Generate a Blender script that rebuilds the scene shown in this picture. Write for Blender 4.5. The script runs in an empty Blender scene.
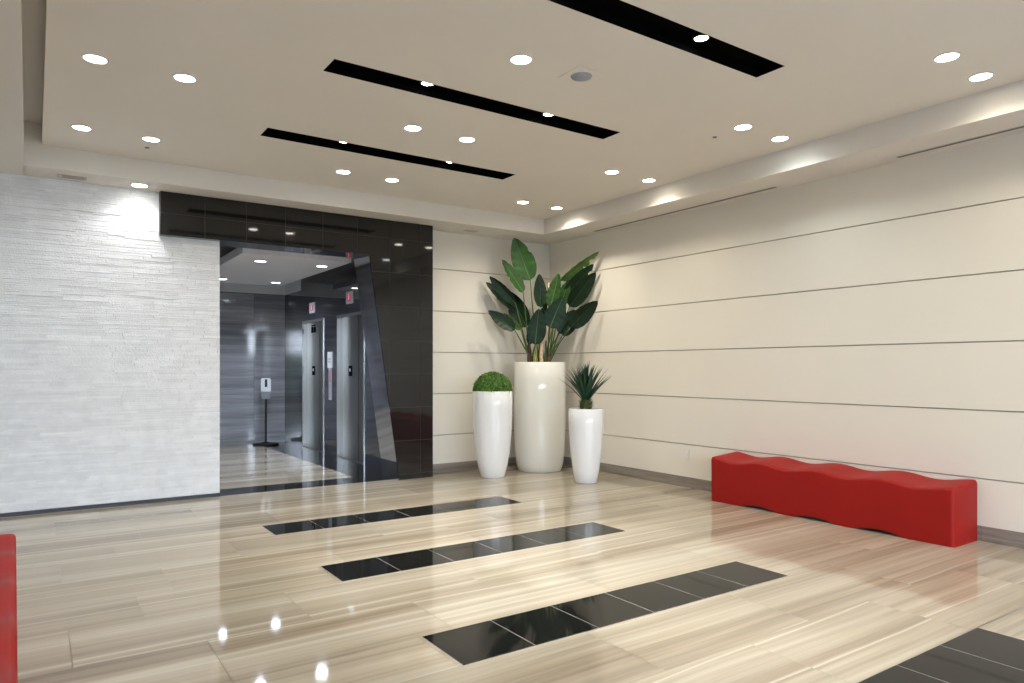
import bpy, bmesh, math, random
from mathutils import Vector, Matrix
random.seed(7)
COL = bpy.context.scene.collection
PI = math.pi

# ------------------------------------------------------------------ helpers
def new_mat(name):
    m = bpy.data.materials.new(name); m.use_nodes = True
    nt = m.node_tree; nt.nodes.clear()
    out = nt.nodes.new('ShaderNodeOutputMaterial')
    b = nt.nodes.new('ShaderNodeBsdfPrincipled')
    nt.links.new(b.outputs[0], out.inputs[0])
    return m, nt, b
def pm(name, col, rough=.5, metal=0., ior=1.5, noise=0., nscale=8., bump=0., bscale=60., coat=0.):
    """plain procedural material: base colour with a little noise variation and optional bump"""
    m, nt, b = new_mat(name)
    b.inputs['Roughness'].default_value = rough
    b.inputs['Metallic'].default_value = metal
    b.inputs['IOR'].default_value = ior
    b.inputs['Coat Weight'].default_value = coat
    b.inputs['Coat Roughness'].default_value = .05
    tc = nt.nodes.new('ShaderNodeTexCoord')
    n = nt.nodes.new('ShaderNodeTexNoise'); n.inputs['Scale'].default_value = nscale; n.inputs['Detail'].default_value = 4
    nt.links.new(tc.outputs['Object'], n.inputs['Vector'])
    r = nt.nodes.new('ShaderNodeValToRGB')
    k = noise
    r.color_ramp.elements[0].position = .3; r.color_ramp.elements[1].position = .7
    r.color_ramp.elements[0].color = tuple(c*(1-k) for c in col)+(1,)
    r.color_ramp.elements[1].color = tuple(min(1, c*(1+k)) for c in col)+(1,)
    nt.links.new(n.outputs['Fac'], r.inputs[0]); nt.links.new(r.outputs[0], b.inputs['Base Color'])
    if bump:
        n2 = nt.nodes.new('ShaderNodeTexNoise'); n2.inputs['Scale'].default_value = bscale; n2.inputs['Detail'].default_value = 5
        nt.links.new(tc.outputs['Object'], n2.inputs['Vector'])
        bp = nt.nodes.new('ShaderNodeBump'); bp.inputs['Strength'].default_value = bump; bp.inputs['Distance'].default_value = .01
        nt.links.new(n2.outputs['Fac'], bp.inputs['Height']); nt.links.new(bp.outputs[0], b.inputs['Normal'])
    return m
def em(name, col, s):
    m, nt, b = new_mat(name)
    b.inputs['Base Color'].default_value = (.8, .8, .8, 1)
    b.inputs['Emission Color'].default_value = col+(1,)
    b.inputs['Emission Strength'].default_value = s
    return m
def veined(name, cols, rough, sx, sy, sz, use_attr=True, ior=1.5, warp=.05, stripes=None, tone=.1, fine=(7, 7)):
    """stone with long parallel veins; per-tile 'jit' and 'tone' face attributes offset the veins"""
    m, nt, b = new_mat(name)
    b.inputs['Roughness'].default_value = rough; b.inputs['IOR'].default_value = ior
    N = nt.nodes.new; L = nt.links.new
    tc = N('ShaderNodeTexCoord')
    src = tc.outputs['Object']
    if use_attr:
        a = N('ShaderNodeAttribute'); a.attribute_name = 'jit'; a.attribute_type = 'GEOMETRY'
        add = N('ShaderNodeVectorMath'); add.operation = 'ADD'
        L(src, add.inputs[0]); L(a.outputs['Vector'], add.inputs[1]); src = add.outputs[0]
    # slow wandering of the veins
    w = N('ShaderNodeTexNoise'); w.inputs['Scale'].default_value = .6; w.inputs['Detail'].default_value = 2
    L(src, w.inputs['Vector'])
    ws = N('ShaderNodeVectorMath'); ws.operation = 'SCALE'; ws.inputs['Scale'].default_value = warp
    L(w.outputs['Color'], ws.inputs[0])
    wa = N('ShaderNodeVectorMath'); wa.operation = 'ADD'; L(src, wa.inputs[0]); L(ws.outputs[0], wa.inputs[1])
    mp = N('ShaderNodeMapping'); mp.inputs['Scale'].default_value = (sx, sy, sz); L(wa.outputs[0], mp.inputs['Vector'])
    n1 = N('ShaderNodeTexNoise'); n1.inputs['Scale'].default_value = 1; n1.inputs['Detail'].default_value = 5; n1.inputs['Roughness'].default_value = .62
    L(mp.outputs[0], n1.inputs['Vector'])
    r = N('ShaderNodeValToRGB'); e = r.color_ramp.elements
    while len(e) > 1: e.remove(e[-1])
    e[0].position = cols[0][0]; e[0].color = cols[0][1]+(1,)
    for p, c in cols[1:]:
        q = e.new(p); q.color = c+(1,)
    L(n1.outputs['Fac'], r.inputs[0]); col = r.outputs[0]
    # fine grain
    mp2 = N('ShaderNodeMapping'); mp2.inputs['Scale'].default_value = (sx*fine[0], sy*fine[1], sz*fine[1]); L(wa.outputs[0], mp2.inputs['Vector'])
    n2 = N('ShaderNodeTexNoise'); n2.inputs['Scale'].default_value = 1; n2.inputs['Detail'].default_value = 3
    L(mp2.outputs[0], n2.inputs['Vector'])
    mr = N('ShaderNodeMapRange'); mr.inputs['From Min'].default_value = .3; mr.inputs['From Max'].default_value = .7
    mr.inputs['To Min'].default_value = .86; mr.inputs['To Max'].default_value = 1.12; L(n2.outputs['Fac'], mr.inputs['Value'])
    mu = N('ShaderNodeVectorMath'); mu.operation = 'SCALE'; L(col, mu.inputs[0]); L(mr.outputs[0], mu.inputs['Scale']); col = mu.outputs[0]
    if stripes:   # thin pale bands, each with a dark shoulder
        n3 = N('ShaderNodeTexNoise'); n3.inputs['Scale'].default_value = 1; n3.inputs['Detail'].default_value = 1
        mp3 = N('ShaderNodeMapping'); mp3.inputs['Scale'].default_value = (sx*.5, sy*1.1, sz); mp3.inputs['Location'].default_value = (3.1, 7.7, 0)
        L(wa.outputs[0], mp3.inputs['Vector']); L(mp3.outputs[0], n3.inputs['Vector'])
        r3 = N('ShaderNodeValToRGB'); e = r3.color_ramp.elements
        e[0].position = .535; e[0].color = (0, 0, 0, 1); e[1].position = .575; e[1].color = (0, 0, 0, 1)
        q = e.new(.555); q.color = (1, 1, 1, 1)
        L(n3.outputs['Fac'], r3.inputs[0])
        mx = N('ShaderNodeMix'); mx.data_type = 'RGBA'; mx.inputs['B'].default_value = stripes+(1,)
        ms = N('ShaderNodeMath'); ms.operation = 'MULTIPLY'; ms.inputs[1].default_value = .75
        L(r3.outputs[0], ms.inputs[0]); L(ms.outputs[0], mx.inputs['Factor']); L(col, mx.inputs['A']); col = mx.outputs['Result']
    if use_attr:
        t = N('ShaderNodeAttribute'); t.attribute_name = 'tone'; t.attribute_type = 'GEOMETRY'
        mt = N('ShaderNodeMath'); mt.operation = 'MULTIPLY_ADD'; mt.inputs[1].default_value = tone; mt.inputs[2].default_value = 1
        L(t.outputs['Fac'], mt.inputs[0])
        m2 = N('ShaderNodeVectorMath'); m2.operation = 'SCALE'; L(col, m2.inputs[0]); L(mt.outputs[0], m2.inputs['Scale']); col = m2.outputs[0]
    L(col, b.inputs['Base Color'])
    return m

def link(name, bm, mats, parent=None, smooth=False, kind=None, attrs=None):
    me = bpy.data.meshes.new(name)
    bmesh.ops.recalc_face_normals(bm, faces=bm.faces) if not attrs else None
    bm.to_mesh(me); bm.free()
    for m in (mats if isinstance(mats, (list, tuple)) else [mats]): me.materials.append(m)
    if smooth:
        for p in me.polygons: p.use_smooth = True
    o = bpy.data.objects.new(name, me); COL.objects.link(o)
    if parent: o.parent = parent
    if kind: o['kind'] = kind
    return o
def smooth_by_angle(o, ang=40):
    me = o.data; me.polygons.foreach_set('use_smooth', [True]*len(me.polygons))
    bm = bmesh.new(); bm.from_mesh(me)
    for e in bm.edges:
        if len(e.link_faces) == 2 and e.calc_face_angle(0) > math.radians(ang): e.smooth = False
    bm.to_mesh(me); bm.free()
def box(bm, x0, x1, y0, y1, z0, z1, mi=0, bev=0):
    vs = [bm.verts.new((x, y, z)) for x in (x0, x1) for y in (y0, y1) for z in (z0, z1)]
    F = [(0, 1, 3, 2), (4, 6, 7, 5), (0, 4, 5, 1), (2, 3, 7, 6), (0, 2, 6, 4), (1, 5, 7, 3)]
    fs = [bm.faces.new([vs[i] for i in f]) for f in F]
    for f in fs: f.material_index = mi
    if bev:
        es = list({e for f in fs for e in f.edges})
        bmesh.ops.bevel(bm, geom=es, offset=bev, segments=2, affect='EDGES', material=mi)
def lathe(bm, prof, cx=0, cy=0, n=64, mi=0, cap0=False, cap1=False):
    rings = []
    for r, z in prof:
        rings.append([bm.verts.new((cx+r*math.cos(2*PI*i/n), cy+r*math.sin(2*PI*i/n), z)) for i in range(n)])
    for a, b in zip(rings, rings[1:]):
        for i in range(n):
            f = bm.faces.new((a[i], a[(i+1) % n], b[(i+1) % n], b[i])); f.material_index = mi
    if cap0: bm.faces.new(rings[0][::-1]).material_index = mi
    if cap1: bm.faces.new(rings[-1]).material_index = mi
def tube(bm, pts, radii, n=8, mi=0):
    pts = [Vector(p) for p in pts]; rings = []
    for i, p in enumerate(pts):
        t = (pts[min(i+1, len(pts)-1)]-pts[max(i-1, 0)]).normalized()
        a = t.orthogonal().normalized() if i == 0 else (a - t*a.dot(t)).normalized()
        b = t.cross(a)
        rings.append([bm.verts.new(p+(a*math.cos(2*PI*k/n)+b*math.sin(2*PI*k/n))*radii[i]) for k in range(n)])
    for r0, r1 in zip(rings, rings[1:]):
        for k in range(n): bm.faces.new((r0[k], r0[(k+1) % n], r1[(k+1) % n], r1[k])).material_index = mi
    bm.faces.new(rings[0][::-1]).material_index = mi; bm.faces.new(rings[-1]).material_index = mi
def thing(name, label, cat, loc=(0, 0, 0), rz=0, group=None):
    o = bpy.data.objects.new(name, None); COL.objects.link(o); o.empty_display_size = .1
    o.location = loc; o.rotation_euler = (0, 0, rz); tag(o, label, cat, group); return o
def tag(o, label, cat, group=None):
    o['label'] = label; o['category'] = cat
    if group: o['group'] = group
def struct(name, bm, mats, **k):
    return link(name, bm, mats, kind='structure', **k)

# ------------------------------------------------------------------ materials
M_ceil = pm('ceiling_paint', (.78, .735, .66), .75, noise=.015, nscale=1.5)
M_soffit = pm('soffit_paint', (.73, .69, .63), .75, noise=.015, nscale=1.5)
M_panel = pm('cream_wall_panel', (.76, .71, .615), .55, noise=.02, nscale=.8)
M_joint = pm('panel_joint', (.42, .37, .29), .8)
M_black = pm('black_polished_tile', (.010, .010, .010), .045, ior=1.5, noise=.08, nscale=3)
M_slot = pm('black_slot_liner', (.002, .002, .002), .9, ior=1.1)
M_grout = pm('pale_grout', (.38, .365, .33), .8)
M_dgrout = pm('tile_joint', (.085, .08, .075), .7)
M_fgrout = pm('floor_joint', (.22, .18, .13), .7)
M_stone = pm('white_split_stone', (.78, .79, .81), .85, noise=.07, nscale=14, bump=.25, bscale=60)
def stone_mat():
    m = pm('white_split_stone', (.80, .81, .83), .85, noise=.05, nscale=10, bump=.25, bscale=60)
    nt = m.node_tree; b = [n for n in nt.nodes if n.type == 'BSDF_PRINCIPLED'][0]
    src = b.inputs['Base Color'].links[0].from_socket
    t = nt.nodes.new('ShaderNodeAttribute'); t.attribute_name = 'tone'
    k = nt.nodes.new('ShaderNodeMath'); k.operation = 'MULTIPLY_ADD'; k.inputs[1].default_value = .07; k.inputs[2].default_value = 1
    nt.links.new(t.outputs['Fac'], k.inputs[0])
    v = nt.nodes.new('ShaderNodeVectorMath'); v.operation = 'SCALE'
    nt.links.new(src, v.inputs[0]); nt.links.new(k.outputs[0], v.inputs['Scale']); nt.links.new(v.outputs[0], b.inputs['Base Color'])
    return m
M_stone = stone_mat()
M_trav = veined('travertine_floor', [(0.3, (0.2, 0.155, 0.1)), (0.41, (0.29, 0.235, 0.165)), (0.5, (0.37, 0.315, 0.23)), (0.6, (0.43, 0.375, 0.285)), (0.74, (0.5, 0.45, 0.355))],
                .055, .10, 2.2, 1, warp=.05, stripes=(.55, .495, .39), tone=.10, ior=1.45, fine=(3, 14))
M_base = veined('grey_brown_stone', [(.3, (.15, .125, .10)), (.5, (.24, .205, .175)), (.7, (.33, .29, .25))], .3, .8, .8, 22, use_attr=False)
M_hallstone = veined('grey_veined_stone', [(.32, (.20, .20, .22)), (.45, (.30, .30, .325)), (.55, (.38, .38, .41)), (.7, (.50, .50, .53))],
                     .07, .2, .2, 5.0, warp=.08, tone=.06, ior=2.0)
M_hallblack = pm('dark_polished_wall', (.022, .024, .032), .045, ior=2.3, noise=.25, nscale=3)
M_reveal = pm('mirror_polished_reveal', (.42, .43, .47), .07, metal=.9)
M_steel = pm('brushed_steel', (.22, .215, .205), .32, metal=1., noise=.05, nscale=40)
M_steelb = pm('bright_steel_frame', (.72, .72, .73), .18, metal=1.)
M_red = pm('red_vinyl', (.29, .008, .005), .55, ior=1.3, noise=.04, nscale=3, bump=.05, bscale=300)
M_pot = pm('white_glazed_pot', (.84, .84, .84), .1, coat=.4)
M_potc = pm('ivory_glazed_pot', (.80, .785, .72), .08, coat=.5)
M_soil = pm('dark_soil', (.05, .035, .02), .95, noise=.4, nscale=50, bump=1, bscale=80)
M_leafd = pm('dark_leaf', (.005, .020, .006), .42, ior=1.36, noise=.35, nscale=9)
M_leafm = pm('green_leaf', (.018, .060, .008), .45, ior=1.36, noise=.35, nscale=9)
M_leafl = pm('light_leaf', (.13, .26, .05), .42, noise=.3, nscale=9)
M_leafb = pm('blue_green_leaf', (.008, .028, .014), .5, ior=1.36, noise=.3, nscale=9)
M_rib = pm('leaf_midrib', (.08, .15, .035), .5)
M_stalk = pm('green_stalk', (.06, .11, .025), .5, noise=.3, nscale=20)
M_stalky = pm('yellow_stalk', (.30, .31, .05), .5, noise=.3, nscale=20)
M_bark = pm('brown_sheath', (.10, .055, .028), .8, noise=.5, nscale=25)
M_cane = pm('pale_cane', (.62, .46, .29), .6, noise=.3, nscale=30)
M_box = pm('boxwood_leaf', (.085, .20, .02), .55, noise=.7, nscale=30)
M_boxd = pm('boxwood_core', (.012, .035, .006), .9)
M_yucca = pm('yucca_leaf', (.010, .05, .024), .4, noise=.4, nscale=14)
M_yuccat = pm('yucca_trunk', (.13, .15, .06), .8, noise=.6, nscale=60)
M_white = pm('white_plastic', (.75, .75, .76), .35)
M_ivory = pm('ivory_plastic', (.74, .70, .60), .4)
M_grey = pm('grey_plastic', (.22, .23, .25), .4)
M_vent = pm('grille_grey', (.42, .40, .37), .6)
M_dark = pm('black_plastic', (.008, .008, .009), .35)
M_bluegrey = pm('speaker_mesh', (.33, .35, .40), .6)
M_ledw = em('lamp_warm', (1., .93, .78), 30)
M_ledn = em('lamp_neutral', (1., .97, .90), 30)
M_ledc = em('lamp_cool', (.86, .97, 1.), 30)
M_ledred = em('red_digit', (1., .02, .10), 3.0)
M_redink = pm('red_lettering', (.55, .03, .06), .5)
M_mullion = pm('window_mullion', (.22, .22, .23), .4, metal=.3)
M_roomwall = pm('plain_wall_paint', (.62, .60, .56), .8, noise=.02)
M_paving = pm('outdoor_paving', (.22, .22, .22), .9, noise=.1)

# ------------------------------------------------------------------ floor tiles
def clipfree(x0, x1, y0, y1, holes):
    return not any(x0 < hx1-.02 and x1 > hx0+.02 and y0 < hy1-.02 and y1 > hy0+.02 for hx0, hx1, hy0, hy1 in holes)
def tile_mesh(bm, tiles, g=.0017, mi=0):
    jl = bm.faces.layers.float_vector.get('jit') or bm.faces.layers.float_vector.new('jit')
    tl = bm.faces.layers.float.get('tone') or bm.faces.layers.float.new('tone')
    for (x0, x1, y0, y1) in tiles:
        vs = [bm.verts.new(p) for p in ((x0+g, y0+g, 0), (x1-g, y0+g, 0), (x1-g, y1-g, 0), (x0+g, y1-g, 0))]
        f = bm.faces.new(vs); f.material_index = mi
        f[jl] = (random.uniform(-.6, .6), random.uniform(-.02, .02), 0); f[tl] = random.uniform(-1, 1)
XL, XR, YB, YF = -5.0, 6.354, -3.2, 8.15
STRIPS = [(1.672, 4.208, 5.98, 6.39), (1.672, 4.208, 4.43, 4.86), (1.672, 4.208, 2.862, 3.287), (1.672, 4.208, 1.285, 1.71)]
rows = []
y = 3.285-1.5733*5
while y < 8.2:
    rows += [(y, y+.572, .735), (y+.572, y+1.147, .15), (y+1.147, y+1.5733, .515)]; y += 1.5733
tiles = []
for (a, b, off) in rows:
    if b < YB: continue
    b2 = min(b, 8.34); strip = abs(off-.515) < 1e-6
    if a >= 8.34: continue
    k = off-1.135*8
    xs = []
    while k < XR+1.2: xs.append(k); k += 1.135
    segs = [(max(p, XL), min(q, XR)) for p, q in zip(xs, xs[1:]) if q > XL and p < XR]
    if strip:
        segs = [(max(p, XL), min(q, 1.672)) for p, q in segs if p < 1.672-.01] + [(4.208, 5.34), (5.34, XR)]
        if not (1. < a < 6.2): segs += [(1.672, 2.785), (2.785, 4.208)]
    for p, q in segs: tiles.append((p, q, a, b2))
# back part of the lobby floor is split at the front of the portal
bm = bmesh.new()
front = []
for (p, q, a, b) in tiles:
    if a >= 8.15: continue
    if b > 8.15: b = 8.15 if p < 4.26 else 8.34
    front.append((p, q, a, b))
tile_mesh(bm, front)
hall = []
yy = 8.59; r = 0
while yy < 13.4:
    y1 = min(yy+.572, 13.44)
    for p, q in ((1.55, 2.1), (2.1, 3.405)) if r % 2 else ((1.55, 2.7), (2.7, 3.405)): hall.append((p, q, yy, y1))
    yy += .572; r += 1
tile_mesh(bm, hall)
# bed of grout just beneath
vs = [bm.verts.new(p) for p in ((XL, YB, -.003), (XR, YB, -.003), (XR, 8.6, -.003), (XL, 8.6, -.003))]
bm.faces.new(vs).material_index = 1
vs = [bm.verts.new(p) for p in ((1.5, 8.6, -.003), (4.0, 8.6, -.003), (4.0, 13.5, -.003), (1.5, 13.5, -.003))]
bm.faces.new(vs).material_index = 1
box(bm, XL-.2, XR+.2, YB-.2, 13.6, -.15, -.012, 1)
struct('floor', bm, [M_trav, M_fgrout], attrs=True)

M_inlay = pm('black_granite_inlay', (.009, .009, .008), .05, noise=.6, nscale=120, ior=1.27)
for i, (x0, x1, y0, y1) in enumerate(STRIPS):
    bm = bmesh.new(); n = 6; w = (x1-x0)/n
    for k in range(n): box(bm, x0+k*w+.0018, x0+(k+1)*w-.0018, y0+.001, y1-.001, -.01, .0004, 0)
    vs = [bm.verts.new(p) for p in ((x0, y0, .0002), (x1, y0, .0002), (x1, y1, .0002), (x0, y1, .0002))]
    bm.faces.new(vs).material_index = 1
    o = struct('trim_%d' % (i+1), bm, [M_inlay, M_grout])
    o['label'] = 'black polished tile strip inlaid in the floor'
bm = bmesh.new()   # black stone border of the elevator hall
for k in range(6): box(bm, 1.55+k*.43+.001, 1.55+(k+1)*.43-.001, 8.151, 8.589, -.01, .0003)
for k in range(12):
    a = 8.59+k*.4045; box(bm, 3.406, 4.05, a+.001, a+.4035, -.01, .0003)
struct('trim_5', bm, [M_inlay])

# ------------------------------------------------------------------ ceilings
ZC, ZS = 3.45, 3.24
TX0, TX1, TY1 = .06, 5.80, 7.72
SL = [(1.645, 4.205, 6.105, 6.345), (1.645, 4.205, 4.50, 4.72), (1.645, 4.205, 2.885, 3.11)]
bm = bmesh.new()
ys = [YB, 2.885, 3.11, 4.50, 4.72, 6.105, 6.345, TY1]
for a, b in zip(ys, ys[1:]):
    if any(abs(a-s[2]) < 1e-6 for s in SL):
        box(bm, TX0, 1.645, a, b, ZC, ZC+.12); box(bm, 4.205, TX1, a, b, ZC, ZC+.12)
    else: box(bm, TX0, TX1, a, b, ZC, ZC+.12)
struct('ceiling', bm, M_ceil)
bm = bmesh.new()   # lowered border: back, right and left, plus the slot at the left
box(bm, -.08, 6.36, TY1, 8.5, ZS, ZC+.35)
box(bm, TX1, 6.36, YB, TY1, ZS, ZC+.35)
v = [(-5, YB), (-.012, YB), (-.075, TY1), (-.075, 8.5), (-5, 8.5)]
lo = [bm.verts.new((a, b, ZS)) for a, b in v]; hi = [bm.verts.new((a, b, 3.8)) for a, b in v]
bm.faces.new(lo); bm.faces.new(hi)
for i in range(5): bm.faces.new((lo[i], lo[(i+1) % 5], hi[(i+1) % 5], hi[i]))
box(bm, -.1, .2, YB, TY1, 3.64, 3.75)
struct('ceiling_border', bm, M_soffit)
for i, (x0, x1, y0, y1) in enumerate(SL):
    bm = bmesh.new(); t = .004; zt = 3.53
    box(bm, x0-.02, x1+.02, y0-.02, y1+.02, zt, zt+.01)
    box(bm, x0, x0+t, y0, y1, ZC-.002, zt); box(bm, x1-t, x1, y0, y1, ZC-.002, zt)
    box(bm, x0, x1, y0, y0+t, ZC-.002, zt); box(bm, x0, x1, y1-t, y1, ZC-.002, zt)
    o = struct('trim_%d' % (6+i), bm, M_slot)

# ------------------------------------------------------------------ walls
ZJ = [0.0, .504, 1.059, 1.615, 2.167, 2.731, ZS+.02]
bm = bmesh.new(); g = .0055
for a, b in zip(ZJ, ZJ[1:]):
    box(bm, 6.354, 6.374, YB, 8.33, a+(g if a else 0), b-g, 0)
box(bm, 6.374, 6.5, YB, 8.5, 0, 3.5, 1)
struct('wall_right', bm, [M_panel, M_joint])
M_panelb = pm('pale_wall_panel', (.72, .68, .60), .55, noise=.02, nscale=.8)
bm = bmesh.new()
for a, b in zip(ZJ, ZJ[1:]):
    box(bm, 4.20, 6.353, 8.32, 8.34, a+(g if a else 0), b-g, 0)
box(bm, 4.20, 6.45, 8.34, 8.45, 0, 3.5, 1)
struct('wall_back', bm, [M_panelb, M_joint])
def base_run(name, seq, along):
    bm = bmesh.new()
    for a, b in seq:
        if along == 'y': box(bm, 6.348, 6.3538, a+.001, b-.001, 0.0005, .122)
        else: box(bm, a+.001, b-.001, 8.307, 8.3198, 0.0005, .122)
    return struct(name, bm, M_base)
base_run('baseboard_right', [(-3.1+1.13*k, -3.1+1.13*(k+1)) for k in range(10)], 'y')
base_run('baseboard_back', [(4.262, 5.3), (5.3, 6.34)], 'x')

# split-face stone wall: thin ledger strips of varying depth
bm = bmesh.new(); z = .04; tl = bm.faces.layers.float.new('tone')
while z < ZS-.002:
    h = random.choice((.016, .019, .022, .026, .03)); z1 = min(z+h, ZS)
    x = XL+random.uniform(-.3, 0)
    while x < 1.68:
        L_ = random.uniform(.12, .48); x1 = min(x+L_, 1.68)
        if x1-x > .01:
            d = random.uniform(0, .007)+(.004 if random.random() < .12 else 0)
            box(bm, x+.0006, x1-.0006 if x1 < 1.68 else x1, 8.15-d, 8.20, z+.0006, z1-.0006)
            bm.faces.ensure_lookup_table(); tv = random.uniform(-1, .6)
            for q in range(1, 7): bm.faces[-q][tl] = tv
        x = x1
    z = z1
box(bm, XL, 1.675, 8.16, 8.45, 0, ZS)
# straight block joints every so often are part of the split stone
struct('wall_left', bm, M_stone)
bm = bmesh.new(); box(bm, XL, 1.68, 8.135, 8.15, .0005, .036)  # black base trim, its colour also carries the shadow line at the stone's foot
struct('baseboard_left', bm, M_dark)

# ------------------------------------------------------------------ dark tiled portal
PY = 8.05
def clip(poly, f):
    out = []
    for i in range(len(poly)):
        p, q = poly[i], poly[(i+1) % len(poly)]; a, b = f(p), f(q)
        if a >= 0: out.append(p)
        if (a >= 0) != (b >= 0):
            t = a/(a-b); out.append((p[0]+(q[0]-p[0])*t, p[1]+(q[1]-p[1])*t))
    return out
def prism(bm, poly, y0, y1, mi=0):
    if len(poly) < 3: return
    a = [bm.verts.new((p[0], y0, p[1])) for p in poly]; b = [bm.verts.new((p[0], y1, p[1])) for p in poly]
    bm.faces.new(a).material_index = mi; bm.faces.new(b[::-1]).material_index = mi
    n = len(poly)
    for i in range(n): bm.faces.new((a[i], b[i], b[(i+1) % n], a[(i+1) % n])).material_index = mi
jx = lambda z: 3.378+(2.79-z)*(3.778-3.378)/2.79       # slanted edge of the right jamb
xs = [1.078, 1.512, 1.939, 2.367, 2.803, 3.23, 3.654, 4.076, 4.255]
zs = [0.0, .07, .49, .91, 1.33, 1.75, 2.17, 2.59, 3.015, ZS]
bm = bmesh.new(); gg = .0022
for x0, x1 in zip(xs, xs[1:]):
    for z0, z1 in zip(zs, zs[1:]):
        c = [(x0+gg, z0+gg), (x1-gg, z0+gg), (x1-gg, z1-gg), (x0+gg, z1-gg)]
        top = clip(c, lambda p: p[1]-2.79)
        if top: prism(bm, top, PY, PY+.01)
        low = clip(clip(c, lambda p: 2.79-gg*0-p[1]), lambda p: p[0]-jx(p[1]))
        if low and len(low) > 2: prism(bm, low, PY, PY+.01)
prism(bm, [(1.080, 2.792), (4.2548, 2.792), (4.2548, ZS), (1.080, ZS)], PY+.004, 8.14, 1)
prism(bm, [(jx(2.79)+.002, 2.792), (jx(0)+.002, 0), (4.2548, 0), (4.2548, 2.792)], PY+.004, 8.3, 1)
box(bm, 1.078, 3.45, PY, 8.42, 2.788, 2.7915, 0)                      # polished underside of the lintel
prism(bm, [(1.66, 2.80), (4.2, 2.80), (4.2, ZS), (1.66, ZS)], 8.14, 8.42, 0)
prism(bm, [(jx(2.79)+.004, 2.79), (jx(0)+.004, 0), (4.2, 0), (4.2, 2.79)], 8.3, 8.54, 0)
portal = struct('trim_9', bm, [M_black, M_dgrout])
bm = bmesh.new()   # mirror-polished reveal of the leaning jamb
prism(bm, [(jx(2.788), 2.788), (jx(0), .0006), (jx(0)+.004, .0006), (jx(2.788)+.004, 2.788)], PY, 8.54)
struct('trim_10', bm, M_reveal)
bm = bmesh.new(); box(bm, 1.668, 1.6795, 8.151, 8.45, 0.001, 2.788); struct('trim_11', bm, M_white)

# ------------------------------------------------------------------ elevator hall
HX0, HX1, HY = 1.45, 3.94, 13.44
bm = bmesh.new()   # far wall, big veined slabs
jl = bm.faces.layers.float_vector.new('jit'); tl = bm.faces.layers.float.new('tone')
for x0, x1 in ((1.45, 2.33), (2.33, 3.372), (3.372, 3.94)):
    for z0, z1 in ((0, .92), (.92, 1.835), (1.835, 2.78)):
        vs = [bm.verts.new(p) for p in ((x0+.002, HY, z0+.002), (x1-.002, HY, z0+.002), (x1-.002, HY, z1-.002), (x0+.002, HY, z1-.002))]
        f = bm.faces.new(vs); f[jl] = (random.uniform(-1, 1), 0, random.uniform(-.6, .6)); f[tl] = random.uniform(-1, 1)
box(bm, 1.35, 3.9398, HY+.003, HY+.1, 0, 3.2, 1)
struct('wall_far', bm, [M_hallstone, M_dgrout], attrs=True)
bm = bmesh.new()
jl = bm.faces.layers.float_vector.new('jit'); tl = bm.faces.layers.float.new('tone')
for k in range(6):
    for z0, z1 in ((0, .92), (.92, 1.835), (1.835, 2.78)):
        y0 = 8.45+k*.8317
        vs = [bm.verts.new(p) for p in ((HX0, y0+.002, z0+.002), (HX0, y0+.83, z0+.002), (HX0, y0+.83, z1-.002), (HX0, y0+.002, z1-.002))]
        f = bm.faces.new(vs); f[jl] = (0, random.uniform(-1, 1), random.uniform(-.6, .6)); f[tl] = random.uniform(-1, 1)
box(bm, HX0-.1, HX0-.003, 8.45, 13.5, 0, 3.1, 1)
struct('wall_hall', bm, [M_hallstone, M_dgrout], attrs=True)
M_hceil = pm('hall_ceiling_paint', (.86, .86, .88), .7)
bm = bmesh.new()
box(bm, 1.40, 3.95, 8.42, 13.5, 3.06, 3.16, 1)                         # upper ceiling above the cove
box(bm, 2.09, 3.47, 8.86, 12.12, 2.80, 2.90)                           # floating ceiling panel
box(bm, 1.45, 3.93, HY-.012, HY, 2.79, 3.06)
box(bm, 3.925, 3.945, 12.47, HY, 2.79, 3.06)
struct('ceiling_hall', bm, [M_hceil, pm('hall_border_paint', (.46, .45, .43), .7)])
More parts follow.
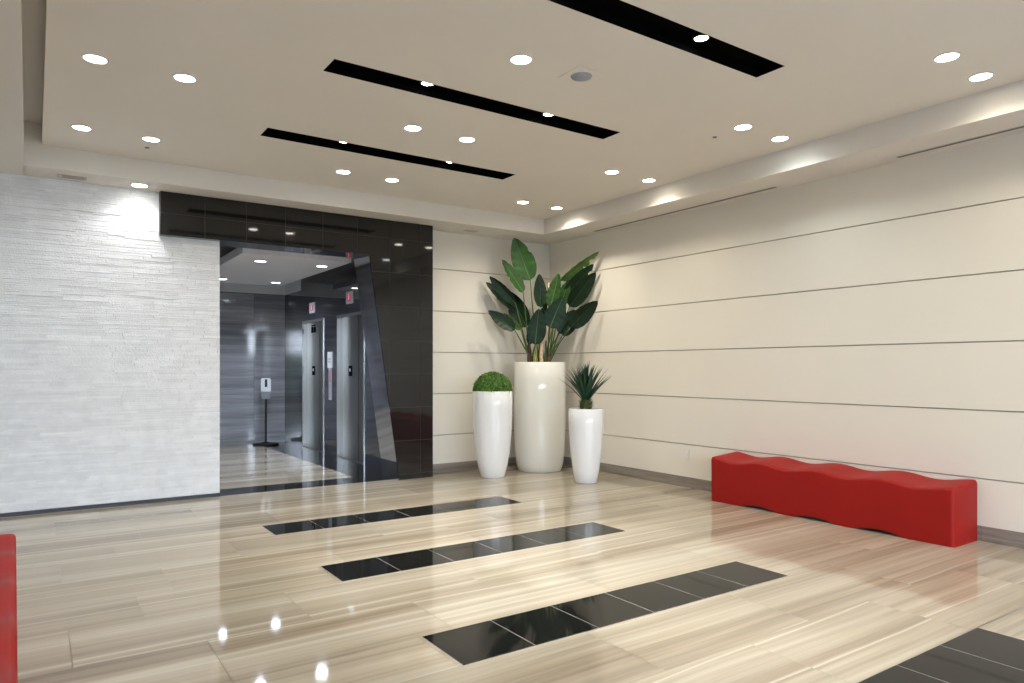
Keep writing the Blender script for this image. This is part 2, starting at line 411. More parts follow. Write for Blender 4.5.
# elevator wall with two openings
D = [(11.28, 12.38), (9.56, 10.66)]; DH = 2.23
bm = bmesh.new()
for a, b in ((8.54, 9.56), (10.66, 11.28), (12.38, 13.6)): box(bm, 3.94, 4.3, a, b, 0, DH)
box(bm, 3.94, 4.3, 8.54, 13.6, DH, 3.2)
box(bm, 4.25, 4.4, 8.54, 13.6, 0, DH)
struct('wall_elevator', bm, M_hallblack)
for i, (a, b) in enumerate(D):
    root = bpy.data.objects.new('door_%d' % (i+1), None); COL.objects.link(root); root['kind'] = 'structure'
    root.location = (3.94, (a+b)/2, 0)
    T = lambda bm: bmesh.ops.translate(bm, verts=bm.verts, vec=(-3.94, -(a+b)/2, 0))
    bm = bmesh.new()
    fw = .028
    box(bm, 3.93, 4.05, a, a+fw, 0, DH); box(bm, 3.93, 4.05, b-fw, b, 0, DH); box(bm, 3.93, 4.05, a+fw, b-fw, DH-fw*1.6, DH)
    T(bm); link('door_frame', bm, M_steelb, root)
    sp = a+.44
    bm = bmesh.new(); box(bm, 4.02, 4.04, sp+.008, b-fw, .006, DH-fw*1.6); T(bm); p1 = link('door_panel', bm, M_steel, root)
    bm = bmesh.new(); box(bm, 4.035, 4.055, a+fw, sp-.006, .006, DH-fw*1.6); T(bm); link('door_panel', bm, M_steel, root)
    bm = bmesh.new(); box(bm, 4.056, 4.07, a+fw, b-fw, 0, DH-fw*1.6); T(bm); link('shaft_backing', bm, M_dark, root)
    bm = bmesh.new(); box(bm, 3.942, 4.06, a+fw, b-fw, .0006, .004); T(bm); link('sill', bm, M_steel, root)
    # small black placard with a white pictogram at mid height
    cy = b-.36
    bm = bmesh.new(); box(bm, 4.016, 4.0198, cy-.075, cy+.075, 1.28, 1.44); T(bm); pl = link('placard', bm, M_slot, root)
    bm = bmesh.new(); box(bm, 4.0135, 4.0158, cy-.012, cy+.030, 1.352, 1.395); T(bm); link('pictogram', bm, M_white, pl)
    if i == 0:
        bm = bmesh.new()
        for q in (-.065, .065): box(bm, 4.016, 4.0198, cy+q-.052, cy+q+.052, 2.02, 2.12)
        box(bm, 4.016, 4.0198, cy-.11, cy+.11, 2.135, 2.155)
        T(bm); link('number_plate', bm, M_slot, root)

def text_mesh(s, size, ext=.001):
    cu = bpy.data.curves.new('t', 'FONT'); cu.body = s; cu.size = size; cu.extrude = ext
    cu.align_x = 'CENTER'; cu.align_y = 'CENTER'
    ob = bpy.data.objects.new('t', cu); COL.objects.link(ob)
    bpy.context.view_layer.update()
    me = bpy.data.meshes.new_from_object(ob.evaluated_get(bpy.context.evaluated_depsgraph_get()))
    bpy.data.objects.remove(ob); return me
for i, (yy, zz, lab) in enumerate(((11.842, 2.435, 'small square floor indicator with red digit above the farther elevator door'),
                                   (10.118, 2.465, 'small square floor indicator with red digit above the nearer elevator door'))):
    r = thing('floor_indicator', lab, 'indicator', (3.94, yy, zz), 0, 'floor indicators over the elevators')
    bm = bmesh.new(); box(bm, -.014, 0, -.135, .135, -.09, .09, bev=.003); link('plate', bm, pm('indicator_plate', (.62, .59, .62), .5), r)
    bm = bmesh.new(); box(bm, -.016, -.0142, -.048, .048, -.05, .05); link('display', bm, pm('display_glass', (.25, .03, .08), .5), r)
    me = text_mesh('1', .12); me.materials.append(M_ledred)
    o = bpy.data.objects.new('digit', me); COL.objects.link(o); o.parent = r
    o.matrix_local = Matrix.Translation((-.0185, 0, 0)) @ Matrix(((0, 0, -1, 0), (-1, 0, 0, 0), (0, 1, 0, 0), (0, 0, 0, 1))) @ Matrix.Scale(1.6, 4, (1, 0, 0))
r = thing('elevator_call_panel', 'narrow elevator call panel with white plate above a lettered strip between the doors', 'panel', (3.94, 10.96, 1.28))
bm = bmesh.new(); box(bm, -.016, 0, -.10, .10, .125, .385, bev=.003); link('button_plate', bm, M_white, r)
for q in (-.03, .03):
    for zq in (.225, .27):
        bm = bmesh.new()
        for k in range(1):
            vs = []
        lathe(bm, [(.014, 0), (.014, .004)], n=16, cap0=True, cap1=True)
        o = link('button', bm, M_grey, r); o.matrix_local = Matrix.Translation((-.020, q, zq)) @ Matrix.Rotation(PI/2, 4, 'Y')
bm = bmesh.new(); box(bm, -.010, 0, -.06, .06, -.39, .124); link('lettered_strip', bm, pm('strip_plate', (.45, .42, .45), .4), r)
bm = bmesh.new()
for k in range(7):
    zz = .075-k*.028; box(bm, -.0115, -.0102, -.030, .030, zz-.009, zz+.009)
link('red_lettering', bm, M_redink, r)
bm = bmesh.new()
for k in range(8):
    zz = -.140-k*.028; box(bm, -.0115, -.0102, -.018, .018, zz-.008, zz+.008)
link('dark_lettering', bm, M_grey, r)

# hand sanitizer stand
r = thing('sanitizer_stand', 'hand sanitizer dispenser on a black pole stand by the grey stone wall', 'dispenser', (3.50, 13.12, 0), math.radians(-12))
bm = bmesh.new()
for k in range(1):
    lathe(bm, [(.19, .0006), (.20, .012), (.195, .028), (.06, .045), (.03, .06)], n=24, cap0=True, cap1=True)
    bmesh.ops.scale(bm, verts=bm.verts, vec=(1.15, .75, 1))
smooth_by_angle(link('base_plate', bm, M_dark, r))
bm = bmesh.new(); tube(bm, [(0, 0, .05), (0, 0, 1.02)], [.019, .019], 14); link('pole', bm, M_dark, r, smooth=False)
bm = bmesh.new(); box(bm, -.075, .075, -.075, .03, .84, .97, bev=.008); link('drip_tray', bm, M_grey, r)
bm = bmesh.new(); box(bm, -.085, .085, -.09, .04, .97, 1.22, bev=.014); h = link('dispenser', bm, M_white, r)
bm = bmesh.new(); box(bm, -.022, .022, -.094, -.088, 1.06, 1.20, bev=.002); link('sight_window', bm, M_dark, h)

# ------------------------------------------------------------------ downlights
def spot(name, e, col, ang, blend=.6, rad=.06):
    l = bpy.data.lights.new(name, 'SPOT'); l.energy = e; l.color = col; l.spot_size = math.radians(ang); l.spot_blend = blend
    l.shadow_soft_size = rad; return l
E1 = 34
LW, LN, LC = (1., .92, .79), (1., .96, .88), (.90, .97, 1.)
lights = {'w': spot('downlight_lamp', E1, LW, 150, .9), 'n': spot('downlight_lamp', E1, LN, 150, .9), 'c': spot('downlight_lamp', E1, LC, 150, .9)}
hl = {'h': em('lamp_hall', (.86, .97, 1.), 13), 'w': M_ledw, 'n': M_ledn, 'c': M_ledc}
def make_downlight(tone, rad=.066):
    r = bpy.data.objects.new('recessed_downlight', None); COL.objects.link(r); r.empty_display_size = .1
    bm = bmesh.new(); lathe(bm, [(rad*1.22, -.0005), (rad*1.20, -.004), (rad*1.02, -.006), (rad, -.002), (rad, .0)], n=40)
    link('trim_ring', bm, M_white, r, smooth=True)
    bm = bmesh.new(); lathe(bm, [(rad*.99, -.0030), (rad*.5, -.0035), (.002, -.0036)], n=40, cap1=True)
    link('lens', bm, hl[tone], r)
    return r
protos = {}
def place_downlight(x, y, z, tone, label, data=None, group='round recessed downlights in the ceiling', rad=.066):
    key = (tone, rad)
    if key not in protos: protos[key] = make_downlight(tone, rad); r = protos[key]
    else:
        src = protos[key]; r = src.copy(); COL.objects.link(r)
        for ch in list(src.children):
            if ch.type == 'LIGHT': continue
            c = ch.copy(); COL.objects.link(c); c.parent = r
    r.location = (x, y, z); tag(r, label, 'ceiling light', group)
    lo = bpy.data.objects.new('lamp', data or lights[tone]); COL.objects.link(lo); lo.parent = r; lo.location = (0, 0, -.02)
    return r
DL = [
 (.335, 5.39, 'w', 'warm round downlight at far left, nearer one beside the ceiling slot gap'),
 (.88, 5.39, 'c', 'cool white round downlight at left, right of the warm one near the ceiling edge'),
 (.335, 7.0, 'c', 'cool white round downlight in the far left corner of the raised ceiling'),
 (.865, 7.0, 'w', 'warm round downlight at left above the stone wall, beside a small sprinkler cap'),
 (2.67, 3.81, 'w', 'bright warm round downlight beside the round ceiling speaker'),
 (2.67, 5.417, 'n', 'left downlight of the pair between the middle and rear black ceiling slots'),
 (3.205, 5.416, 'w', 'right warm downlight of the pair between the middle and rear black ceiling slots'),
 (2.665, 7.03, 'n', 'left downlight of the pair between the rear black slot and the dark portal'),
 (3.22, 7.04, 'w', 'right downlight of the pair between the rear black slot and the dark portal'),
 (4.985, 7.07, 'w', 'left downlight of the pair in the ceiling corner above the potted plants'),
 (5.52, 7.08, 'w', 'right downlight of the pair in the ceiling corner above the potted plants'),
 (4.985, 5.46, 'w', 'left downlight of the right-hand pair just past the middle black slot end'),
 (5.54, 5.475, 'w', 'right downlight of that second pair from the plant corner, near the right border'),
 (4.977, 3.815, 'w', 'warm downlight beside a cool one, third pair from the plant corner'),
 (5.498, 3.82, 'c', 'cool white downlight close to the right ceiling border, beside a warm one'),
 (4.967, 2.2, 'w', 'nearest warm downlight at upper right, left of its pair'),
 (5.497, 2.213, 'w', 'nearest warm downlight at upper right, close to the right ceiling border'),
]
cspot = spot('corner_lamp', 62, LW, 150, .9, .025)
for x, y, t, lab in DL: place_downlight(x, y, ZC, t, lab, cspot if (x > 4.9 and y > 7) else None)
wash = spot('wall_wash_lamp', 22, (.98, .98, 1.), 140, .6)
place_downlight(.876, 7.93, ZS, 'n', 'downlight in the low border washing the white stone wall beside the portal', wash, 'border downlight', .07)
hspot = spot('hall_lamp', 130, (.74, .84, 1.), 150, .9)
for x, y, lab in ((2.442, 9.41, 'front left downlight in the elevator hall ceiling'), (3.26, 9.41, 'front right downlight in the elevator hall ceiling'),
                  (2.435, 11.63, 'rear left downlight in the elevator hall ceiling, beside the stone wall edge'), (3.262, 11.63, 'rear right downlight in the elevator hall ceiling')):
    place_downlight(x, y, 2.80, 'h', lab, hspot, 'downlights in the elevator hall', .07)
# further ceiling lamps behind the photograph's edge (light only)
for x, y, t in ((.335, 3.8, 'w'), (.88, 3.8, 'n'), (.335, 2.2, 'n'), (2.67, 2.2, 'w'), (3.2, 2.2, 'n'), (.6, .6, 'w'), (2.9, .6, 'w'), (4.97, .6, 'w'), (5.5, .6, 'w'), (2.9, -1, 'w'), (5.2, -1, 'w')):
    o = bpy.data.objects.new('ceiling_lamp', lights[t]); COL.objects.link(o); o.location = (x, y, ZC-.03)
# adjustable spots inside the black slots
sspot = spot('slot_lamp', 260, (.97, .98, 1.), 46, .8, .03)
M_slotlens = em('slot_spot_lens', (.95, .98, 1.), 40)
sp_root = None
for (x, y, lab) in ((2.37, 6.225, 'left spotlight inside the rear black ceiling slot'), (3.49, 6.225, 'right spotlight inside the rear black ceiling slot'),
                    (2.39, 4.61, 'left spotlight inside the middle black ceiling slot'), (3.51, 4.61, 'right spotlight inside the middle black ceiling slot'),
                    (3.50, 3.0, 'bright spotlight inside the nearest black ceiling slot'), (2.37, 3.0, 'spotlight at the frame edge in the nearest black ceiling slot')):
    r = thing('slot_spotlight', lab, 'spotlight', (x, y, 3.53), 0, 'spotlights in the black ceiling slots')
    if sp_root is None:
        bm = bmesh.new(); lathe(bm, [(.055, -.001), (.055, -.034), (.046, -.040), (.042, -.034)], n=28, cap0=True); link('housing', bm, M_dark, r, smooth=False)
        bm = bmesh.new(); lathe(bm, [(.0425, -.034), (.02, -.037), (.002, -.038)], n=28, cap1=True); link('lens', bm, M_slotlens, r)
        sp_root = r
    else:
        for ch in sp_root.children:
            if ch.type != 'LIGHT': c = ch.copy(); COL.objects.link(c); c.parent = r
    o = bpy.data.objects.new('lamp', sspot); COL.objects.link(o); o.parent = r; o.location = (0, 0, -.045); o.rotation_euler = (math.radians(-9), 0, 0)

# ------------------------------------------------------------------ small ceiling and wall fittings
r = thing('ceiling_speaker', 'round grey-blue speaker grille on a faint square plate in the ceiling', 'speaker', (3.17, 3.785, ZC))
bm = bmesh.new(); box(bm, -.12, .12, -.12, .12, -.004, -.0005); link('plate', bm, M_ceil, r)
bm = bmesh.new(); lathe(bm, [(.075, -.0042), (.07, -.012), (.002, -.016)], n=36, cap1=True); link('grille', bm, M_bluegrey, r, smooth=True)
for x, y, z, lab in ((.867, 7.286, ZC, 'small sprinkler cap in the ceiling near the left downlights'), (4.984, 4.12, ZC, 'small sprinkler cap in the ceiling near the right downlights')):
    bm = bmesh.new(); lathe(bm, [(.020, -.0005), (.018, -.008), (.002, -.011)], n=20, cap1=True)
    o = link('sprinkler_cap', bm, M_grey, None, smooth=True); o.location = (x, y, z); tag(o, lab, 'sprinkler', 'sprinkler caps in the ceiling')
r = thing('air_vent', 'small rectangular grille in the low ceiling border above the stone wall', 'vent', (.302, 7.955, ZS))
bm = bmesh.new()
for a, b, c, d in ((-.12, .12, -.062, -.055), (-.12, .12, .055, .062), (-.12, -.113, -.055, .055), (.113, .12, -.055, .055)): box(bm, a, b, c, d, -.006, -.0005)
link('frame', bm, M_vent, r)
bm = bmesh.new()
for k in range(5): box(bm, -.08, .105, -.04+k*.018, -.032+k*.018, -.004, -.0005)
link('grille', bm, M_vent, r)
for x, lab in ((4.83, 'small square cap in the low border right of the portal'), (5.45, 'small square cap in the low border over the tall plant')):
    bm = bmesh.new(); box(bm, -.09, .09, -.05, .05, -.004, -.0005, bev=.001); box(bm, -.03, .04, -.02, .03, -.008, -.004)
    o = link('ceiling_sensor', bm, M_vent if x < 5 else M_soffit); o.location = (x, 8.06, ZS); tag(o, lab, 'cap')
for y0, y1, lab in ((4.37, 7.15, 'long thin linear air vent in the border, nearer the plant corner'), (.35, 3.15, 'long thin linear air vent in the border at upper right')):
    bm = bmesh.new(); box(bm, 6.196, 6.202, y0, y1, ZS-.005, ZS-.0005); box(bm, 6.232, 6.238, y0, y1, ZS-.005, ZS-.0005)
    box(bm, 6.196, 6.238, y0-.006, y0, ZS-.005, ZS-.0005); box(bm, 6.196, 6.238, y1, y1+.006, ZS-.005, ZS-.0005)
    box(bm, 6.202, 6.232, y0, y1, ZS-.002, ZS-.0005, 1)
    o = link('linear_vent', bm, [M_vent, pm('vent_slot', (.10, .09, .08), .8)]); tag(o, lab, 'vent', 'linear vents along the right border')
r = thing('wall_outlet', 'pale electrical outlet plate low on the cream wall, left of the red bench', 'outlet', (6.354, 5.66, .385))
bm = bmesh.new(); box(bm, -.006, -.0005, -.036, .036, -.058, .058, bev=.002); link('cover_plate', bm, M_ivory, r)
for q in (-.025, .025):
    bm = bmesh.new(); box(bm, -.0085, -.0062, -.017, .017, q-.014, q+.014, bev=.001); link('socket', bm, M_white, r)

# ------------------------------------------------------------------ red wave benches
def make_bench(name, label, loc, rz, back_rise=.034):
    Lb, W, lam = 2.376, .432, 2.376/4
    r = thing(name, label, 'bench', loc, rz, 'red wavy benches')
    bm = bmesh.new(); N = 120; rings = []
    R = .028
    ends = [0, .004, .012, .026]
    ysamp = ends+[.026+(Lb-.052)*i/N for i in range(1, N)]+[Lb-e for e in ends[::-1]]
    for yv in ysamp:
        e = min(yv, Lb-yv); sh = 0
        if e < .026: sh = .026-math.sqrt(max(0, .026**2-(.026-e)**2))
        wv = math.cos(2*PI*yv/lam)
        zb = 0.0012
        if lam*.5 < yv < Lb-lam*.5: zb = max(.0012, .0012+.017*(1+wv)-.001)
        x0, x1 = sh, W-sh
        def zt(x): return .448+.0165*wv+back_rise*(x/W)-sh
        ring = []
        ring.append((x0+.004, zb)); 
        for k in range(6):
            a = PI-PI/2*k/5; xx = x0+R+R*math.cos(a); ring.append((xx, zt(x0+R)-R+R*math.sin(a)))
        for k in range(1, 6): xx = x0+R+(x1-x0-2*R)*k/6; ring.append((xx, zt(xx)))
        for k in range(6):
            a = PI/2-PI/2*k/5; xx = x1-R+R*math.cos(a); ring.append((xx, zt(x1-R)-R+R*math.sin(a)))
        ring.append((x1-.004, zb))
        rings.append([bm.verts.new((x, yv-Lb/2, z)) for x, z in ring])
    n = len(rings[0])
    for a, b in zip(rings, rings[1:]):
        for k in range(n): bm.faces.new((a[k], a[(k+1) % n], b[(k+1) % n], b[k]))
    bm.faces.new(rings[0][::-1]); bm.faces.new(rings[-1])
    bmesh.ops.translate(bm, verts=bm.verts, vec=(-W/2, 0, 0))
    smooth_by_angle(link('seat_body', bm, M_red, r), 50)
    bm = bmesh.new(); box(bm, -W/2+.06, W/2-.02, -Lb/2+.2, Lb/2-.2, .0008, .045); link('shade_block', bm, M_dark, r)  # added black block, stands in for the dark shadow under the seat
    return r
make_bench('wave_bench', 'long red wavy-topped bench against the cream wall', (5.914+.216, 3.76, 0), 0)
b2 = make_bench('wave_bench', 'red wavy-topped bench cut off at the left edge of the picture', (-.278, 3.72, 0), math.radians(1.1), .0)

# ------------------------------------------------------------------ potted plants
def pot_mesh(prof, wall=.02, depth=.06):
    bm = bmesh.new(); r, z = prof[-1]
    full = prof+[(r-.004, z+.004), (r-wall+.004, z+.004), (r-wall, z), (r-wall-.003, z-depth)]
    lathe(bm, full, n=96, cap0=True); return bm
def soil(r, z, root):
    bm = bmesh.new(); lathe(bm, [(r, z), (r*.6, z+.012), (.002, z+.018)], n=48, cap1=True); return link('soil', bm, M_soil, root, smooth=True)

# clipped boxwood dome
A = thing('potted_topiary', 'tapered white planter with a clipped green boxwood dome', 'potted plant', (4.90, 7.63, 0))
link('pot', pot_mesh([(.150, 0), (.158, .006), (.196, .16), (.224, .34), (.243, .55), (.253, .75), (.257, .92), (.257, 1.105)]), M_pot, A, smooth=True)
soil(.232, 1.08, A)
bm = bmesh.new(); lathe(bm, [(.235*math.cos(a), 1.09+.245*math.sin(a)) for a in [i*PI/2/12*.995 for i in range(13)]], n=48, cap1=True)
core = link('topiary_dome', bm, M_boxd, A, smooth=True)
bm = bmesh.new(); rnd = random.Random(3)
for i in range(6500):
    az = rnd.uniform(0, 2*PI); s_ = rnd.uniform(.05, 1); el = math.asin(s_)
    nrm = Vector((math.cos(el)*math.cos(az), math.cos(el)*math.sin(az), math.sin(el)))
    p = Vector((0, 0, 1.095))+nrm*rnd.uniform(.232, .256)
    t = nrm.orthogonal().normalized(); t.rotate(Matrix.Rotation(rnd.uniform(0, 2*PI), 3, nrm))
    d = (t+nrm*rnd.uniform(.1, 1.3)).normalized(); s2 = d.cross(nrm).normalized()
    L_ = rnd.uniform(.013, .024); w = L_*.36
    bm.faces.new([bm.verts.new(q) for q in (p, p+d*L_*.5+s2*w, p+d*L_, p+d*L_*.5-s2*w)])
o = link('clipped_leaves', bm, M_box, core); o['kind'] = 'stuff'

# tall bird-of-paradise
B = thing('potted_bird_of_paradise', 'tall ivory planter with a large broad-leaved plant in the corner', 'potted plant', (5.76, 7.77, 0))
link('pot', pot_mesh([(.292, 0), (.302, .008), (.325, .10), (.342, .25), (.352, .45), (.357, .75), (.357, 1.1), (.354, 1.480)], .025), M_potc, B, smooth=True)
soil(.325, 1.455, B)
RT = Vector((.826, -.563, 0)); BK = Vector((.563, .826, 0)); UP = Vector((0, 0, 1))
S = 72.6
def lp(cx, cy, dep):   # coordinates read on the plant: right / up / back offsets from the pot axis
    u = 470+cx/4.88; v = 230+cy/4.88
    return RT*((u-539)/S)*(1+dep*.1) + UP*(1.4+(368.3-v)/S*(1+dep*.1)) + BK*dep
def leaf(base, tip, width, mat, face=0., fold=.25, bend=.06, notch=(), rootpt=None, stalk=M_stalk, sk=1.):
    base = Vector(base); tip = Vector(tip); ax = tip-base; L_ = ax.length; ax.normalize()
    view = (-BK).copy(); view.rotate(Matrix.Rotation(face, 3, ax))
    side = ax.cross(view).normalized(); nrm = side.cross(ax).normalized()
    if nrm.dot(-BK) < 0 and abs(face) < 1.3: nrm = -nrm
    bm = bmesh.new(); N, K = 22, 4; rows_ = []
    for i in range(N+1):
        t = i/N
        w = width/2*(math.sin(PI*min(1, t**.72))**.66)*(1.0 if t < .97 else .6)
        c = base+ax*L_*t+nrm*(-bend*math.sin(PI*t)*L_*.6) - nrm*0 + UP*(-.05*t*t*L_)
        row = []
        for k in range(-K, K+1):
            s_ = k/K; ww = w
            for (nt, ns, depth) in notch:
                if s_*ns > 0 and abs(t-nt) < .03: ww = w*(1-depth*abs(s_))
            row.append(bm.verts.new(c+side*ww*s_*sk+nrm*(abs(s_)*fold*w)+nrm*.006*math.sin(t*38+k)*abs(s_)))
        rows_.append(row)
    for a, b in zip(rows_, rows_[1:]):
        for k in range(2*K): bm.faces.new((a[k], a[k+1], b[k+1], b[k]))
    bmesh.ops.remove_doubles(bm, verts=bm.verts, dist=.0004)
    o = link('leaf', bm, mat, B, smooth=True)
    bm = bmesh.new(); pts = []; rr = []
    for i in range(N):
        t = i/N; pts.append(base+ax*L_*t+nrm*(-bend*math.sin(PI*t)*L_*.6+.003)+UP*(-.05*t*t*L_)); rr.append(.006*(1-t)+.0012)
    tube(bm, pts, rr, 6); link('midrib', bm, M_rib if mat is not M_leafd else M_leafm, o, smooth=True)
    if rootpt is not None:
        rp = Vector(rootpt); mid = rp.lerp(base, .5)+UP*.02+(base-rp).cross(BK).normalized()*.012
        bm = bmesh.new(); q = [rp.lerp(mid, t/5) for t in range(5)]+[mid.lerp(base, t/5) for t in range(6)]
        tube(bm, q, [.013-.0007*i for i in range(len(q))], 8); link('stalk', bm, stalk, B, smooth=True)
    return o
px = 1/(S*4.88)
G1, G2, G3, G4 = lp(335, 660, 0), lp(300, 660, -.02), lp(380, 655, .0), lp(358, 660, .03)
leaf(lp(290, 245, -.05), lp(210, 26, -.12), 112*px, M_leafm, .05, .2, .04, ((.62, 1, .15),), G1)
leaf(lp(255, 305, -.10), lp(150, 134, -.16), 62*px, M_leafm, .45, .35, .03, ((.5, -1, .2),), G2)
leaf(lp(218, 358, -.02), lp(92, 216, -.02), 60*px, M_leafb, -.5, .5, .04, (), G2)
leaf(lp(240, 400, .05), lp(72, 243, -.04), 62*px, M_leafd, .3, .3, .04, ((.35, 1, .6),), None)
leaf(lp(272, 475, .0), lp(180, 284, .06), 95*px, M_leafd, -.2, .25, .05, ((.6, -1, .4),), G2)
leaf(lp(214, 488, -.12), lp(82, 385, -.18), 66*px, M_leafd, .2, .35, .10, (), lp(300, 640, -.05))
leaf(lp(244, 488, -.10), lp(160, 398, -.05), 40*px, M_leafl, -.6, .4, .06, (), G2)
leaf(lp(344, 378, .10), lp(336, 204, .10), 66*px, M_leafd, .1, .2, .02, (), G1)
leaf(lp(362, 400, .12), lp(362, 262, .16), 44*px, M_leafd, .6, .4, .02, (), None)
leaf(lp(312, 560, -.16), lp(330, 374, -.24), 92*px, M_leafb, .1, .2, .03, (), G2)
leaf(lp(285, 560, -.10), lp(292, 450, -.14), 46*px, M_leafb, .5, .3, .03, (), None)
leaf(lp(388, 380, -.05), lp(430, 202, -.06), 66*px, M_leafm, -.3, .3, .02, (), G3)
leaf(lp(384, 478, -.15), lp(448, 318, -.20), 98*px, M_leafb, .1, .2, .03, (), G3)
leaf(lp(428, 400, .0), lp(482, 232, .02), 66*px, M_leafm, -.4, .35, .03, (), G4)
leaf(lp(440, 248, .05), lp(622, 90, -.27), 58*px, M_leafl, .75, .6, .03, ((.55, 1, .6), (.75, 1, .8)), G3)
leaf(lp(455, 340, .08), lp(597, 153, -.24), 72*px, M_leafd, -.2, .3, .04, ((.8, 1, .5),), G3)
leaf(lp(482, 375, -.06), lp(606, 195, -.27), 84*px, M_leafd, .15, .25, .02, ((.7, -1, .4),), G3)
leaf(lp(486, 475, -.14), lp(616, 336, -.30), 84*px, M_leafd, .2, .25, .06, (), G3)
leaf(lp(432, 505, -.08), lp(508, 382, -.12), 74*px, M_leafd, -.2, .3, .05, (), G4)
leaf(lp(448, 515, -.04), lp(530, 420, .0), 52*px, M_leafd, .2, .3, .05, (), G3)
leaf(lp(350, 470, .1), lp(395, 330, .15), 70*px, M_leafd, .2, .3, .03, (), G4)
def stemtube(name, a, b, r0, r1, mat):
    bm = bmesh.new(); a, b = Vector(a), Vector(b); q = [a.lerp(b, i/6)+RT*.004*math.sin(i*2.1) for i in range(7)]
    tube(bm, q, [r0+(r1-r0)*i/6 for i in range(7)], 12); return link(name, bm, mat, B, smooth=True)
stemtube('sheath', lp(287, 668, -.05), lp(284, 555, -.05), .036, .022, M_bark)
stemtube('sheath', lp(316, 668, -.10), lp(316, 555, -.10), .030, .016, M_stalky)
stemtube('cane_stake', lp(343, 668, -.12), lp(344, 512, -.12), .025, .025, M_cane)
stemtube('cane_stake', lp(370, 668, .10), lp(383, 255, .10), .014, .012, M_cane)
stemtube('sheath', lp(380, 668, -.03), lp(382, 580, -.03), .038, .022, M_bark)
stemtube('sheath', lp(362, 668, -.02), lp(368, 540, -.02), .020, .012, M_stalk)

# yucca
C_ = thing('potted_yucca', 'small white tapered planter with a spiky dark green yucca', 'potted plant', (5.614, 6.617, 0))
link('pot', pot_mesh([(.130, 0), (.137, .005), (.163, .15), (.185, .33), (.202, .52), (.211, .70), (.213, .903)]), M_pot, C_, smooth=True)
soil(.190, .885, C_)
bm = bmesh.new(); rnd = random.Random(5)
for i in range(60):
    ring = i//10; a = i*2.399; z0 = .90+ring*.018+rnd.uniform(-.004, .004)
    r0 = .064-ring*.003
    p = Vector((math.cos(a)*r0, math.sin(a)*r0, z0)); o_ = Vector((math.cos(a), math.sin(a), .9)).normalized()
    t = Vector((-math.sin(a), math.cos(a), 0))
    L_ = .062*rnd.uniform(.8, 1.2)
    bm.faces.new([bm.verts.new(q) for q in (p-t*.022, p+t*.022, p+o_*L_)])
lathe(bm, [(.055, .885), (.052, .94), (.046, 1.0), (.03, 1.02)], n=16, cap1=True)
link('trunk', bm, M_yuccat, C_)
bm = bmesh.new()
NL = 78
for i in range(NL):
    f = i/NL; a = i*2.399963+rnd.uniform(-.1, .1)
    el = math.radians(34+56*f**.8); L_ = rnd.uniform(.42, .50)*(1.0 if f < .85 else .88)
    rad = Vector((math.cos(a), math.sin(a), 0)); t = Vector((-math.sin(a), math.cos(a), 0))
    p = Vector((0, 0, .985+.03*f))+rad*.03*(1-f); rowsl = []
    for k in range(9):
        s_ = k/8; e2 = min(PI/2*.99, el+math.radians(16)*(1-s_)); 
        if k: p = p+(rad*math.cos(e2)+UP*math.sin(e2))*(L_/8)
        w = .021*(.75+.5*math.sin(PI*min(1, s_*1.1)))*(1-s_**2.2)+.0004
        nn = (UP*math.cos(e2)-rad*math.sin(e2))
        rowsl.append([bm.verts.new(p-t*w+nn*w*.5), bm.verts.new(p), bm.verts.new(p+t*w+nn*w*.5)])
    for x_, y_ in zip(rowsl, rowsl[1:]):
        for k in range(2): bm.faces.new((x_[k], x_[k+1], y_[k+1], y_[k]))
link('spiky_leaves', bm, M_yucca, C_, smooth=True)

# ------------------------------------------------------------------ the unseen side of the lobby: glazed front
WC = [-4.15, -2.4-.9+.9*0, -1.55, .2, 1.95, 3.7, 5.45]
WC = [-3.3, -1.55, .2, 1.95, 3.7, 5.45]; WW = .475
bm = bmesh.new()
box(bm, XL, XR, YB-.2, YB, 0, .25); box(bm, XL, XR, YB-.2, YB, 3.0, 3.8)
e = [XL]+[q for c in WC for q in (c-WW, c+WW)]+[XR]
for a, b in zip(e[::2], e[1::2]): box(bm, a, b, YB-.2, YB, .25, 3.0)
struct('wall_front', bm, M_roomwall)
bm = bmesh.new(); box(bm, XL-.2, XL, YB-.2, 8.5, 0, 3.8); struct('wall_side', bm, M_roomwall)
for i, c in enumerate(WC):
    bm = bmesh.new()
    for x in (c-WW+.02, c+.16, c+WW-.02): box(bm, x-.02, x+.02, YB-.14, YB-.08, .25, 3.0)
    for z in (.25, 1.86, 2.66, 2.96): box(bm, c-WW, c+WW, YB-.14, YB-.08, z, z+.04)
    struct('window_%d' % (i+1), bm, M_mullion)
bm = bmesh.new(); box(bm, -30, 30, -14.5, -14, -.15, 2.3); struct('boundary', bm, pm('hedge_green', (.06, .09, .04), .9, noise=.5))
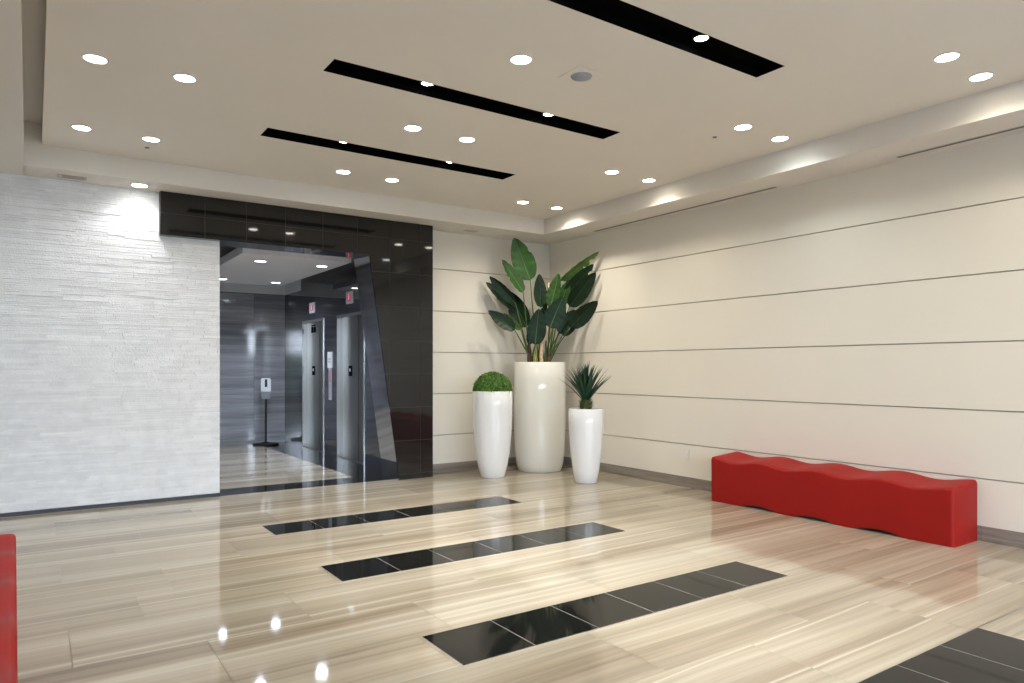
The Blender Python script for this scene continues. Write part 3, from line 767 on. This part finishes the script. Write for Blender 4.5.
bm = bmesh.new(); box(bm, -30, 30, -40, YB-.25, -.3, -.15); box(bm, -30, XL-.25, YB-.25, 20, -.3, -.15)
struct('ground', bm, M_paving)
# roof slab that closes the building
bm = bmesh.new(); box(bm, XL-.2, 6.6, YB-.2, 13.6, 3.82, 3.9); box(bm, XL, -.1, 8.2, 13.6, 3.5, 3.6); struct('ceiling_slab', bm, M_roomwall)

w = bpy.data.worlds.new('world'); bpy.context.scene.world = w; w.use_nodes = True
nt = w.node_tree; bg = nt.nodes['Background']
tc = nt.nodes.new('ShaderNodeTexCoord'); sx = nt.nodes.new('ShaderNodeSeparateXYZ'); cr = nt.nodes.new('ShaderNodeValToRGB')
nt.links.new(tc.outputs['Generated'], sx.inputs[0]); nt.links.new(sx.outputs['Z'], cr.inputs[0]); nt.links.new(cr.outputs[0], bg.inputs[0])
cr.color_ramp.elements[0].color = (.76, .87, 1., 1); cr.color_ramp.elements[1].color = (.45, .62, 1., 1)
bg.inputs[1].default_value = 26.0
def portal_light(loc, rot, sx_, sy_):
    l = bpy.data.lights.new('sky_portal', 'AREA'); l.shape = 'RECTANGLE'; l.size = sx_; l.size_y = sy_; l.cycles.is_portal = True
    o = bpy.data.objects.new('sky_portal', l); COL.objects.link(o); o.location = loc; o.rotation_euler = rot
for c in WC: portal_light((c, YB-.16, 1.625), (PI/2, 0, 0), .95, 2.75)

# ------------------------------------------------------------------ camera
cam = bpy.data.cameras.new('camera'); co = bpy.data.objects.new('camera', cam); COL.objects.link(co)
cam.sensor_width = 36; cam.lens = 701/1024*36; cam.shift_y = (368.3-341.5)/1024
co.location = (0, 0, 1.4); co.rotation_euler = (PI/2, 0, -math.atan2(478, 701))
cam.clip_start = .01
sc = bpy.context.scene; sc.camera = co
sc.view_settings.view_transform = 'Standard'; sc.view_settings.look = 'None'
sc.view_settings.exposure = 0.0
sc.cycles.max_bounces = 8; sc.cycles.diffuse_bounces = 5; sc.cycles.glossy_bounces = 6
sc.cycles.sample_clamp_indirect = 6.0
